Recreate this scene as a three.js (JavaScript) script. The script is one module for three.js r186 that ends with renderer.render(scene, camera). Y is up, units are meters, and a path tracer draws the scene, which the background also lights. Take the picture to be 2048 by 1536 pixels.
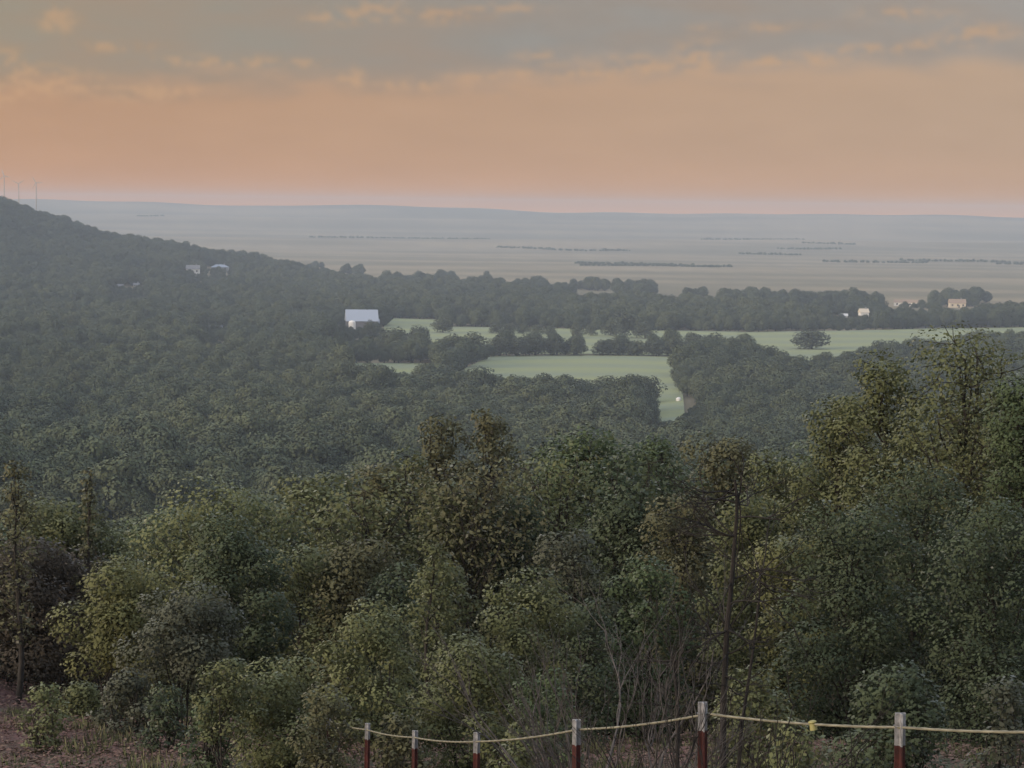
import * as THREE from 'three';
import { mergeGeometries } from 'three/addons/utils/BufferGeometryUtils.js';
import { createNoise2D, createNoise3D } from 'simplex-noise';

// ---------------------------------------------------------------- random numbers and noise
function rngOf(seed) {
  let s = seed >>> 0;
  return () => { s = (s + 0x6d2b79f5) | 0; let t = Math.imul(s ^ (s >>> 15), 1 | s); t = (t + Math.imul(t ^ (t >>> 7), 61 | t)) ^ t; return ((t ^ (t >>> 14)) >>> 0) / 4294967296; };
}
const n2 = createNoise2D(rngOf(11)), n2b = createNoise2D(rngOf(23)), n3 = createNoise3D(rngOf(37));
const clamp = (x, a = 0, b = 1) => Math.min(b, Math.max(a, x));
const sm = (a, b, x) => { const t = clamp((x - a) / (b - a)); return t * t * (3 - 2 * t); };
const mix = (a, b, t) => a + (b - a) * t;
const lin = (v) => { v /= 255; return v <= 0.04045 ? v / 12.92 : ((v + 0.055) / 1.055) ** 2.4; };
const L3 = (r, g, b) => [lin(r), lin(g), lin(b)];
const mix3 = (a, b, t) => [mix(a[0], b[0], t), mix(a[1], b[1], t), mix(a[2], b[2], t)];
const table = (rows, x) => {                                        // smooth interpolation through a table of [x, y]
  if (x <= rows[0][0]) return rows[0][1];
  for (let i = 1; i < rows.length; i++) if (x <= rows[i][0]) {
    const [x0, y0] = rows[i - 1], [x1, y1] = rows[i];
    const m0 = i > 1 ? (y1 - rows[i - 2][1]) / (x1 - rows[i - 2][0]) : (y1 - y0) / (x1 - x0);
    const m1 = i < rows.length - 1 ? (rows[i + 1][1] - y0) / (rows[i + 1][0] - x0) : (y1 - y0) / (x1 - x0);
    const t = (x - x0) / (x1 - x0), h = x1 - x0, a = t * t * (3 - 2 * t);
    return y0 * (1 - a) + y1 * a + h * m0 * t * (1 - t) * (1 - t) - h * m1 * t * t * (1 - t);
  }
  return rows[rows.length - 1][1];
};

// ---------------------------------------------------------------- camera (the eye is the origin; the ground below it lies at about -3 m)
const scene = new THREE.Scene();
const F = 5465, EYE_LINE = 420, ROLL = 0.0125;                      // focal length and eye level in pixels of the 2048-wide photograph
const camera = new THREE.PerspectiveCamera(2 * Math.atan(768 / F) * 180 / Math.PI, 4 / 3, 0.5, 80000);
camera.rotation.order = 'YXZ';
camera.rotation.set(-Math.atan((768 - EYE_LINE) / F), 0, ROLL);
camera.updateMatrixWorld();
scene.add(camera);

// ---------------------------------------------------------------- sky: evening air with a grey cloud deck, warm band along the horizon
const SUN = new THREE.Vector3(-0.80, 0.20, 0.50).normalize();
{
  const W = 4096, Hh = 2048, data = new Float32Array(W * Hh * 4);
  const wisps = [[740, 28, 60, 20], [660, 40, 55, 14], [880, 36, 60, 14], [1790, 34, 80, 11], [1930, 74, 70, 16], [1250, 132, 70, 17], [1390, 112, 45, 26], [1540, 124, 90, 11], [1080, 118, 50, 13],
    [10, 140, 40, 36], [60, 160, 60, 26], [150, 172, 60, 22], [120, 46, 36, 26], [270, 190, 60, 14], [430, 126, 110, 10], [700, 158, 34, 18], [980, 152, 90, 9], [1720, 104, 80, 9], [0, 190, 90, 18], [330, 186, 80, 10], [230, 100, 70, 9], [560, 130, 80, 8], [840, 172, 90, 8], [1160, 150, 60, 9], [1330, 132, 60, 10], [1640, 118, 60, 8], [1850, 96, 60, 9], [1000, 20, 60, 8], [1480, 60, 90, 7]];
  const horizonL = L3(226, 140, 30), horizonR = L3(222, 150, 64), bandL = L3(186, 143, 108), bandR = L3(184, 160, 137);
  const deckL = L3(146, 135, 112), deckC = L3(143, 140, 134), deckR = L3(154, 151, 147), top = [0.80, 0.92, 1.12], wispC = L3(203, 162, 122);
  const fbm = (x, y) => { let s = 0, a = 0.5; for (let k = 0; k < 4; k++) { s += a * n3(x, y, k * 7.3); x *= 2.07; y *= 2.07; a *= 0.5; } return s; };
  const D = 180 / Math.PI;
  for (let j = Hh / 2 - 2; j < Hh; j++) {
    const el = ((j + 0.5) / Hh - 0.5) * 180;
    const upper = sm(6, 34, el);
    for (let i = 0; i < W; i++) {
      const az = ((i + 0.5) / W - 0.5) * 360;                       // atan2(z, x) in degrees: the view is at -90
      let a = az + 90; if (a > 180) a -= 360;                       // to the right of the view
      const side = Math.sin(clamp(a / 22, -1, 1) * Math.PI / 2) * 0.5 + 0.5;
      const px = 1024 + a / D * F, py = EYE_LINE + (px - 1024) * ROLL - el / D * F;
      const wav = Math.cos(a / D * 3), s1 = fbm(a * 0.28, el * 1.2), s2 = el < 30 ? fbm(a * 1.1 + 40, el * 4.4) : 0;
      let c = mix3(mix3(horizonL, horizonR, side), mix3(bandL, bandR, side), 1 - Math.exp(-Math.max(0, el) / 0.6));
      c = c.map((v) => v * (1 + 0.05 * s1));
      const edge = mix(2.3, 3.3, side * side) + 0.42 * s1 + 0.13 * s2 + 0.15 * wav;
      const deck = sm(edge - 0.35, edge + 0.5, el) * (0.82 + 0.25 * s1);
      let dc = side < 0.5 ? mix3(deckL, deckC, side * 2) : mix3(deckC, deckR, side * 2 - 1);
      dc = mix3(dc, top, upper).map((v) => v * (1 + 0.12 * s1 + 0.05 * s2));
      c = mix3(c, dc, clamp(deck));
      let w = 0;
      const s3 = el < 30 ? fbm(a * 3.1 + 7, el * 8.5) : 0;
      if (Math.abs(a) < 12 && el < 6) for (const [wx, wy, rx, ry] of wisps) { const q = ((px - wx) / rx) ** 2 + ((py - wy) / ry) ** 2; if (q < 6) w += Math.exp(-q) * clamp(0.3 + 1.3 * s2 + 1.5 * s3); }
      else if (el < 30) w = 0.7 * sm(0.25, 0.5, s2) * sm(-0.1, 0.3, fbm(a * 0.11 + 9, el * 0.6)) * (1 - sm(12, 30, el)) * sm(2, 3, el);
      c = mix3(c, wispC, clamp(w, 0, 0.55));
      const t = new THREE.Vector3(Math.cos(el / D) * Math.cos(az / D), Math.sin(el / D), Math.cos(el / D) * Math.sin(az / D)).dot(SUN);
      const glow = 0.3 * Math.exp((t - 1) * 2.2) * (1 - 0.5 * upper), o = (j * W + i) * 4, e = mix(0.885, 1, upper);
      data[o] = e * c[0] * (1 + glow * 1.2); data[o + 1] = e * c[1] * (1 + glow * 0.8); data[o + 2] = e * c[2] * (1 + glow * 0.35); data[o + 3] = 1;
    }
  }
  const f = (Hh / 2) * W * 4;
  for (let o = 0; o < f; o += 4) { data[o] = 0.75; data[o + 1] = 0.3; data[o + 2] = 0.07; data[o + 3] = 1; }
  const sky = new THREE.DataTexture(data, W, Hh, THREE.RGBAFormat, THREE.FloatType);
  sky.mapping = THREE.EquirectangularReflectionMapping; sky.magFilter = THREE.LinearFilter; sky.minFilter = THREE.LinearFilter; sky.needsUpdate = true;
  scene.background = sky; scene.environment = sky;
}
const sun = new THREE.DirectionalLight(new THREE.Color().setRGB(1, 0.82, 0.62), 3.0);   // low evening sun behind thin cloud, from behind on the left
sun.position.copy(SUN).multiplyScalar(300); sun.castShadow = true; sun.shadow.radius = 40;
sun.shadow.camera.left = sun.shadow.camera.bottom = -80; sun.shadow.camera.right = sun.shadow.camera.top = 80; sun.shadow.camera.far = 900; sun.shadow.mapSize.set(4096, 4096);
scene.add(sun, sun.target);
const renderer = new THREE.WebGLRenderer({ antialias: true });
renderer.toneMapping = THREE.LinearToneMapping;
renderer.toneMappingExposure = 1.13;
renderer.shadowMap.enabled = true;
renderer.shadowMap.type = THREE.PCFSoftShadowMap;
scene.fog = new THREE.FogExp2(new THREE.Color().setRGB(0.73, 0.85, 1.0), 0.000122);

// ---------------------------------------------------------------- where things stand
const RAY = new THREE.Vector3();
function ray(px, py) { RAY.set((px - 1024) / F, -(py - 768) / F, -1).applyQuaternion(camera.quaternion); return RAY.multiplyScalar(-1 / RAY.z); }
function at(px, py, d) { return ray(px, py).clone().multiplyScalar(d); }
const PROFILE = [[0, -2.9], [9, -3.1], [12, -3.5], [15, -4.0], [18, -4.2], [25, -4.95], [30, -5.95], [35, -7.05], [50, -10.5], [80, -17.5], [130, -26.5], [220, -38], [400, -55], [700, -70], [1000, -78.5], [1200, -80], [4800, -80], [5800, -75], [7000, -60], [7900, -36], [8700, -2], [8900, 0], [9500, -50]];
const CREST = [[-3500, 386], [-600, 384], [-200, 382], [-100, 384], [0, 397], [50, 410], [100, 428], [200, 460], [300, 478], [380, 495], [500, 515], [600, 525], [700, 540], [800, 549], [950, 566], [1050, 580]];
function crest(x) { const px = 1024 + F * x / 3000, el = EYE_LINE + (px - 1024) * ROLL; return -(table(CREST, px) - (px < -200 ? EYE_LINE - 15 : el)) / F * 3000 - 10; }
function ground(x, z) {
  const d = -z;
  let h = d > 0 ? table(PROFILE, d) : -2.9;
  if (d < 400) h += 0.16 * n2(x * 0.16, z * 0.16) * sm(2, 12, Math.hypot(x, d)) + 1.5 * Math.exp(-(((x + 8.8) / 2.6) ** 2) - ((d - 40) / 6) ** 2) + n2(x * 0.02, z * 0.02) * 1.5 * sm(60, 200, d);
  if (d > 1500 && d < 5200) { const w = sm(1500, 3000, d) ** 1.5 * (1 - sm(3010, 3420, d)); h += Math.max(0, crest(x) + 80) * w * (1 + 0.08 * n2(x * 0.003, z * 0.003)); }
  if (d > 3500) h += (n2(x * 0.00022, z * 0.0009) * 9 + n2b(x * 0.0009, z * 0.003) * 2.5) * sm(3500, 6500, d);
  if (d > 8000) h += sm(8000, 8700, d) * (5 + 7 * n2b(x * 0.0007, 3) + 4 * n2b(x * 0.002, 8));
  return h;
}
function onGround(px, py) {
  const r = ray(px, py).clone();
  let a = 5, b = 5;
  while (b < 9400 && r.y * b > ground(r.x * b, -b)) { a = b; b *= 1.01; }
  for (let k = 0; k < 24; k++) { const m = (a + b) / 2; if (r.y * m > ground(r.x * m, -m)) a = m; else b = m; }
  return new THREE.Vector3(r.x * b, ground(r.x * b, -b), -b);
}
const inside = (poly, x, z) => { let c = false; for (let i = 0, j = poly.length - 1; i < poly.length; j = i++) { const p = poly[i], q = poly[j]; if ((p.z > z) !== (q.z > z) && x < (q.x - p.x) * (z - p.z) / (q.z - p.z) + p.x) c = !c; } return c; };

// ---------------------------------------------------------------- helpers for objects
const taken = new Map();
function numbered(name) { const k = taken.get(name) ?? 0; taken.set(name, k + 1); return k ? name + '_' + String(k).padStart(3, '0') : name; }
function tag(o, label, category, group, kind) { o.userData.label = label; if (category) o.userData.category = category; if (group) o.userData.group = group; if (kind) o.userData.kind = kind; return o; }
function thing(name, label, category, p = [0, 0, 0], turn = 0, group) { const o = new THREE.Group(); o.name = numbered(name); o.position.set(...p); o.rotation.y = turn; tag(o, label, category, group); scene.add(o); return o; }
function part(parent, name, geometry, material) { const m = new THREE.Mesh(geometry, material); m.name = name; m.castShadow = m.receiveShadow = true; parent.add(m); return m; }
class Shape {                                                       // collects triangles with a colour at each corner
  constructor() { this.p = []; this.c = []; this.i = []; this.u = []; }
  tube(points, radii, sides = 6, color = [1, 1, 1]) {
    const t = new THREE.Vector3(), a = new THREE.Vector3(), b = new THREE.Vector3(), first = this.p.length / 3;
    let run = 0;
    points.forEach((q, k) => {
      t.subVectors(points[Math.min(k + 1, points.length - 1)], points[Math.max(k - 1, 0)]).normalize();
      a.set(Math.abs(t.y) > 0.9 ? 1 : 0, Math.abs(t.y) > 0.9 ? 0 : 1, 0).cross(t).normalize(); b.crossVectors(t, a);
      if (k) run += q.distanceTo(points[k - 1]);
      for (let s = 0; s < sides; s++) {
        const w = s / sides * Math.PI * 2, r = radii[k] * (1 + 0.12 * Math.sin(s * 2.4 + k * 1.7));
        this.p.push(q.x + r * (a.x * Math.cos(w) + b.x * Math.sin(w)), q.y + r * (a.y * Math.cos(w) + b.y * Math.sin(w)), q.z + r * (a.z * Math.cos(w) + b.z * Math.sin(w)));
        this.c.push(...color); this.u.push(s / sides * 0.4, run);
      }
    });
    for (let k = 0; k + 1 < points.length; k++) for (let s = 0; s < sides; s++) {
      const e = first + k * sides, v = (s + 1) % sides;
      this.i.push(e + s, e + v, e + sides + s, e + v, e + sides + v, e + sides + s);
    }
    return this;
  }
  leaf(x, y, z, n, s, L, W, fold, c, soft) {                        // a small folded blade: n its normal, s its long direction, soft the way its spray of leaves faces
    const o = this.p.length / 3, q = n.clone().cross(s).normalize();
    const put = (a, b, h) => { this.p.push(x + s.x * a + q.x * b + n.x * h, y + s.y * a + q.y * b + n.y * h, z + s.z * a + q.z * b + n.z * h); this.c.push(c[0], c[1], c[2]); this.u.push(a, b); };
    put(0, 0, 0); put(L * 0.6, W / 2, fold); put(L, 0, -fold * 0.5); put(L * 0.55, -W / 2, fold);
    this.i.push(o, o + 2, o + 1, o, o + 3, o + 2);
    if (soft) { this.n ??= []; for (let k = 0; k < 4; k++) this.n.push(soft.x, soft.y, soft.z); }
  }
  geometry() {
    const g = new THREE.BufferGeometry();
    g.setAttribute('position', new THREE.Float32BufferAttribute(this.p, 3)); g.setAttribute('color', new THREE.Float32BufferAttribute(this.c, 3)); g.setAttribute('uv', new THREE.Float32BufferAttribute(this.u, 2));
    g.setIndex(this.i);
    if (this.n?.length === this.p.length) g.setAttribute('normal', new THREE.Float32BufferAttribute(this.n, 3)); else g.computeVertexNormals();
    return g;
  }
}
function grain(size, seed, lo, hi, fine = 1) {                      // grey grain for colour and relief
  const d = new Uint8Array(size * size * 4), r = rngOf(seed);
  const per = (x, y, k) => { const w = 2 * Math.PI / size; return n3(Math.cos(x * w) * k + seed, Math.sin(x * w) * k + Math.cos(y * w) * k, Math.sin(y * w) * k); };
  for (let y = 0; y < size; y++) for (let x = 0; x < size; x++) {
    const v = clamp(0.5 + 0.26 * per(x, y, 1.5) + 0.2 * per(x, y, 6) + fine * 0.3 * (r() - 0.5)), o = (y * size + x) * 4, g = lo + (hi - lo) * v;
    d[o] = d[o + 1] = d[o + 2] = g; d[o + 3] = 255;
  }
  const t = new THREE.DataTexture(d, size, size); t.wrapS = t.wrapT = THREE.RepeatWrapping; t.magFilter = THREE.LinearFilter; t.colorSpace = THREE.SRGBColorSpace; t.needsUpdate = true; return t;
}
const bands = (() => {                                              // mown grass: soft uneven swaths with grain
  const S = 512, d = new Uint8Array(S * S * 4), r = rngOf(61);
  for (let y = 0; y < S; y++) for (let x = 0; x < S; x++) {
    const q = 0.5 + 0.22 * Math.sin(y / S * 6.2832 * 3 + 1.2 * Math.sin(x / S * 6.2832)) + 0.2 * n2(x * 0.006, y * 0.05) + 0.12 * n2b(x * 0.05, y * 0.09) + 0.16 * (r() - 0.5), o = (y * S + x) * 4;
    d[o] = 212 + 40 * q; d[o + 1] = 218 + 30 * q; d[o + 2] = 205 + 30 * (1 - q); d[o + 3] = 255;
  }
  const t = new THREE.DataTexture(d, S, S); t.wrapS = t.wrapT = THREE.RepeatWrapping; t.magFilter = THREE.LinearFilter; t.colorSpace = THREE.SRGBColorSpace; t.needsUpdate = true; return t;
})();
const grainA = grain(512, 5, 150, 255), grainB = grain(256, 9, 120, 255, 0.7);
const std = (o) => new THREE.MeshStandardMaterial({ roughness: 0.95, metalness: 0, ...o });
const rgb = (r, g, b) => new THREE.Color().setRGB(r, g, b);
const M = {
  leaf: new THREE.MeshPhysicalMaterial({ vertexColors: true, roughness: 0.85, transmission: 0.3, thickness: 0, side: THREE.DoubleSide, specularIntensity: 0.4 }),
  canopy: std({ vertexColors: true, side: THREE.DoubleSide, roughness: 1 }),
  bark: std({ vertexColors: true, map: grainB, bumpMap: grainB, bumpScale: 0.006 }),
  soil: std({ vertexColors: true, map: grainA }),
  meadow: std({ color: rgb(0.27, 0.30, 0.17), map: bands }), stubble: std({ color: rgb(0.4, 0.34, 0.2), map: grainA }),
  red: std({ color: rgb(0.115, 0.022, 0.018), map: grainB, roughness: 0.7 }), white: std({ color: rgb(0.5, 0.5, 0.52), map: grainB, roughness: 0.65 }),
  rope: std({ color: rgb(0.36, 0.34, 0.25), map: grainB, roughness: 0.8 }), yellow: std({ color: rgb(0.28, 0.26, 0.1), roughness: 0.6 }), wire: std({ color: rgb(0.2, 0.2, 0.2), metalness: 0.7, roughness: 0.5 }),
  wallWhite: std({ color: rgb(0.8, 0.78, 0.74) }), wallCream: std({ color: rgb(0.62, 0.54, 0.42) }), wallGrey: std({ color: rgb(0.3, 0.3, 0.32) }), wallDim: std({ color: rgb(0.13, 0.13, 0.14) }), roofPale: std({ color: rgb(0.3, 0.34, 0.41), roughness: 0.6 }),
  roofGrey: std({ color: rgb(0.2, 0.2, 0.21) }), roofTan: std({ color: rgb(0.3, 0.22, 0.16) }), dark: std({ color: rgb(0.03, 0.03, 0.035), roughness: 0.5 }), turbine: std({ color: rgb(0.42, 0.38, 0.35), roughness: 0.6 }),
};

// ---------------------------------------------------------------- fields, known before the ground and the woods
const field = (list) => list.map(([x, y]) => onGround(x, y));
const FIELDS = [
  ['meadow', 'wide pale green hay meadow in the middle of the valley', M.meadow, field([[985, 712], [1200, 711], [1392, 716], [1388, 736], [1362, 750], [1372, 858], [1316, 862], [1300, 822], [1100, 820], [900, 808], [872, 775], [935, 735]])],
  ['meadow', 'narrow green strip of meadow left of the wide hay meadow', M.meadow, field([[688, 727], [872, 728], [872, 795], [690, 798]])],
  ['meadow', 'far green pasture broken by hedgerow trees beyond the hay meadow', M.meadow, field([[768, 637], [888, 640], [895, 654], [1052, 656], [1200, 660], [1340, 662], [1482, 664], [1490, 716], [1400, 713], [1200, 709], [1000, 709], [950, 716], [905, 722], [768, 704]])],
  ['meadow', 'long pale pasture on the right with a lone round oak', M.meadow, field([[1474, 665], [1700, 662], [1850, 658], [2090, 655], [2090, 706], [1850, 716], [1720, 742], [1560, 752], [1494, 722]])],
  ['stubble_field', 'tan stubble strip beyond the far pasture', M.stubble, field([[896, 631], [1046, 633], [1050, 651], [896, 650]])],
];
const clearings = [];                                               // [x, z, half width, metres cleared behind, metres cleared in front]
const young = [];                                                   // strips of young growth: [x, z, half width, metres in front]
const isClear = (x, z) => FIELDS.some((f) => inside(f[3], x, z)) || clearings.some(([cx, cz, r, back, front]) => Math.abs(x - cx * z / cz) < r && z - cz < front && z - cz > -back);

// ---------------------------------------------------------------- ground: one sheet from the yard to the far ridge
{
  const rings = [], turns = [];
  for (let r = 1.2; r < 9600; r *= 1.0215) rings.push(r);
  for (let a = -180; a < -30; a += 6) turns.push(a);
  for (let a = -30; a < 30; a += 0.3) turns.push(a);
  for (let a = 30; a < 180; a += 6) turns.push(a);
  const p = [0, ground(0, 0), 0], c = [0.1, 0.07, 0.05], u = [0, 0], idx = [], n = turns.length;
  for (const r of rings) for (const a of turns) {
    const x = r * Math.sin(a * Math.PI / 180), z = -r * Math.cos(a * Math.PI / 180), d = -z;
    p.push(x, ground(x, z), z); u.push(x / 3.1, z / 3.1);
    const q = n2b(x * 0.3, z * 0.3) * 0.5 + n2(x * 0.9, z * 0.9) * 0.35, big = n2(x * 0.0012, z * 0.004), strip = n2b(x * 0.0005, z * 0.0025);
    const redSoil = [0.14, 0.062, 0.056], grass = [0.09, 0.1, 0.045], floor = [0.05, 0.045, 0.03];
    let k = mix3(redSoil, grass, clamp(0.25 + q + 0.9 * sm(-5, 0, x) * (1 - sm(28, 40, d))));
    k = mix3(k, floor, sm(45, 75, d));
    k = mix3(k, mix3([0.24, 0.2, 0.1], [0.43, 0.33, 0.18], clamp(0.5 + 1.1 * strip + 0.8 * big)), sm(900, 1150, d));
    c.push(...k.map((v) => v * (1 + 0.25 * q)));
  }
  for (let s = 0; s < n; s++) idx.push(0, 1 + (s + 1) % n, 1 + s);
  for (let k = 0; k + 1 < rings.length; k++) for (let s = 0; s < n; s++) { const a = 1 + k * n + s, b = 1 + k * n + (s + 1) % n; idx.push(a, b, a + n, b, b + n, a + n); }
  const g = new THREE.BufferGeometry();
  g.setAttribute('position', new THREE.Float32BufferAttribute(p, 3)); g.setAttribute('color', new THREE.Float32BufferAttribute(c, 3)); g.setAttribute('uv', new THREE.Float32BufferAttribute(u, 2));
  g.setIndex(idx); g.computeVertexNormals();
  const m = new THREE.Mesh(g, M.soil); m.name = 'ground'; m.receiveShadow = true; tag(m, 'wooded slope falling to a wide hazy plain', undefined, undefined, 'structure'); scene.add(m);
}
for (const [name, label, material, poly] of FIELDS) {
  const flat = new THREE.ShapeGeometry(new THREE.Shape(poly.map((v) => new THREE.Vector2(v.x, -v.z))));
  flat.rotateX(-Math.PI / 2);
  const pos = flat.attributes.position, uv = flat.attributes.uv;
  for (let k = 0; k < pos.count; k++) { pos.setY(k, ground(pos.getX(k), pos.getZ(k)) + 0.35); uv.setXY(k, pos.getX(k) / 190, pos.getZ(k) / 230); }
  flat.computeVertexNormals();
  const m = new THREE.Mesh(flat, material); m.name = numbered(name); m.receiveShadow = true; tag(m, label, undefined, undefined, 'structure'); scene.add(m);
}

// ---------------------------------------------------------------- trees
const TONES = {                                                     // leaf colours, two for each tone
  olive: [[0.134, 0.148, 0.07], [0.1, 0.118, 0.058]], light: [[0.17, 0.186, 0.09], [0.126, 0.148, 0.07]], yellow: [[0.154, 0.16, 0.07], [0.114, 0.126, 0.056]],
  green: [[0.088, 0.122, 0.06], [0.066, 0.096, 0.05]], dark: [[0.076, 0.1, 0.058], [0.058, 0.08, 0.047]], brown: [[0.13, 0.13, 0.072], [0.1, 0.104, 0.058]], grey: [[0.1, 0.11, 0.08], [0.078, 0.088, 0.062]], dusky: [[0.085, 0.07, 0.056], [0.062, 0.056, 0.045]],
};
const V = (x, y, z) => new THREE.Vector3(x, y, z);
function unit(r) { const y = 2 * r() - 1, a = r() * 6.2832, s = Math.sqrt(1 - y * y); return V(s * Math.cos(a), y, s * Math.sin(a)); }
function bend(a, b, r, amount, n = 5) {                             // points from a to b with a wandering middle
  const out = [], w = a.distanceTo(b) * amount, k1 = unit(r).multiplyScalar(w), k2 = unit(r).multiplyScalar(w * 0.5);
  for (let k = 0; k <= n; k++) { const t = k / n; out.push(a.clone().lerp(b, t).addScaledVector(k1, Math.sin(t * Math.PI)).addScaledVector(k2, Math.sin(t * 2 * Math.PI))); }
  return out;
}
const taper = (n, a, b) => Array.from({ length: n + 1 }, (_, k) => mix(a, b, k / n));
// h height, w crown width, low: where the crown begins (share of h), shape: round, column, cedar, shrub; stems: trunks from the ground
function treeShapes({ h, w, low = 0.25, tone = 'olive', shape = 'round', stems = 1, leaf = 0.085, many = 1, seed = 1, lean = 0, leaders = 0, trunk, most = 20000 }) {
  const r = rngOf(seed * 7919 + 13), wood = new Shape(), limbs = new Shape(), crown = new Shape(), R = w / 2, [c1, c2] = TONES[tone];
  const barkC = tone === 'dusky' ? [0.075, 0.062, 0.055] : [0.058, 0.05, 0.043], clumps = [];
  const tr = trunk ?? clamp(h * 0.0135, 0.018, 0.14);
  const crownLow = h * low, ch = h - crownLow;
  const axis = [];
  for (let s = 0; s < stems; s++) {
    const a = s / stems * 6.28 + r() * 2, off = stems > 1 ? R * 0.25 : 0, top = V(Math.cos(a) * off * 2 + lean * h, h * (stems > 1 ? mix(0.55, 0.78, r()) : 0.78), Math.sin(a) * off * 2);
    const pts = bend(V(Math.cos(a) * off * 0.6, -0.15, Math.sin(a) * off * 0.6), top, r, 0.035, 8);
    wood.tube(pts, taper(8, tr * (stems > 1 ? 0.6 : 1), tr * 0.22), 7, barkC);
    axis.push(pts);
  }
  const wide = (t) => shape === 'cedar' ? (1 - t) ** 0.8 * 0.95 + 0.08 : shape === 'column' ? 0.72 * Math.sqrt(Math.sin(Math.PI * clamp(0.12 + t * 0.8))) + 0.26 * (1 - t) : shape === 'shrub' ? Math.sqrt(1 - t * t * 0.9) : Math.sin(Math.PI * clamp(0.2 + t * 0.66)) ** 0.6;
  const n = Math.round(clamp(14 + ch * w * 2.4 + ch * 3.5, 16, 72));
  for (let k = 0; k < n; k++) {
    const t = (k + r() * 0.9) / n, a = k * 2.4 + r() * 1.2, rad = R * wide(t), cr = Math.min(shape === 'cedar' ? R * mix(0.2, 0.3, r()) : R * mix(0.3, 0.48, r()), 0.85), q = Math.sqrt(r()) * Math.max(0, rad - cr * 0.6);
    clumps.push([V(Math.cos(a) * q + lean * h * (low + t * (1 - low)), crownLow + ch * (0.02 + 0.9 * t), Math.sin(a) * q), cr, shape === 'cedar' ? 0.5 : mix(0.5, 0.78, r())]);
  }
  for (let k = 0; k < leaders; k++) { const a = k * 2.1 + r(), q = R * 0.55 * r(); for (let m = 0; m < 4; m++) clumps.push([V(Math.cos(a) * q + (r() - 0.5) * 0.2, h * (0.85 + 0.05 * m) - (k ? h * 0.06 * r() : 0), Math.sin(a) * q), R * mix(0.18, 0.27, r()), 1]); }
  for (const [c, cr, flat] of clumps) {
    const pts = axis[Math.floor(r() * axis.length)], back = clamp((c.y - cr - Math.hypot(c.x, c.z) * 0.6) / (h * 0.78), 0.12, 0.96), f = back * 8, i0 = Math.min(7, Math.floor(f)), from = pts[i0].clone().lerp(pts[i0 + 1], f - i0);
    limbs.tube(bend(from, c, r, 0.09, 4), taper(4, tr * mix(0.5, 0.22, back), tr * 0.1), 5, barkC);
    for (let k = 0; k < 4; k++) limbs.tube(bend(c, c.clone().add(unit(r).multiply(V(1, flat, 1)).multiplyScalar(cr * mix(0.75, 1.05, r()))), r, 0.1, 2), taper(2, tr * 0.1, tr * 0.04 + 0.001), 3, barkC);
  }
  const area = clumps.reduce((s, [, cr]) => s + cr * cr, 0), total = Math.round(clamp(area * 1750 * many * (0.085 / leaf) ** 2, 700, most));
  const up = V(0, 1, 0);
  for (const [c, cr, sq] of clumps) {
    const hue = r(), k = Math.round(total * cr * cr / area);
    for (let m = 0; m < k; m++) {
      const u = unit(r), rr = cr * (0.45 + 0.65 * Math.cbrt(r())) * (r() < 0.06 ? 1.25 : 1);
      const nrm = u.clone().multiplyScalar(0.6).addScaledVector(up, 0.6).addScaledVector(unit(r), 0.6).normalize(), s = unit(r).addScaledVector(u, 0.5); s.addScaledVector(nrm, -s.dot(nrm)).normalize();
      const v = clamp(0.75 * hue + 0.25 * r()), b = mix(0.86, 1.14, r()), col = mix3(c1, c2, v).map((x) => x * b), L = leaf * mix(0.7, 1.35, r());
      crown.leaf(c.x + u.x * rr, c.y + u.y * rr * sq, c.z + u.z * rr, nrm, s, L, L * mix(0.5, 0.75, r()), L * 0.12 * (r() - 0.3), col, u.clone().multiplyScalar(0.85).addScaledVector(nrm, 0.22).normalize());
    }
  }
  return [wood.geometry(), limbs.geometry(), crown.geometry()];
}
function plant(name, label, category, p, spec, group) {
  const o = thing(name, label, category, [p.x, p.y, p.z], 0, group), [a, b, c] = treeShapes(spec);
  part(o, 'trunk', a, M.bark); part(o, 'limbs', b, M.bark); part(o, 'crown', c, M.leaf);
  return o;
}
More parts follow.
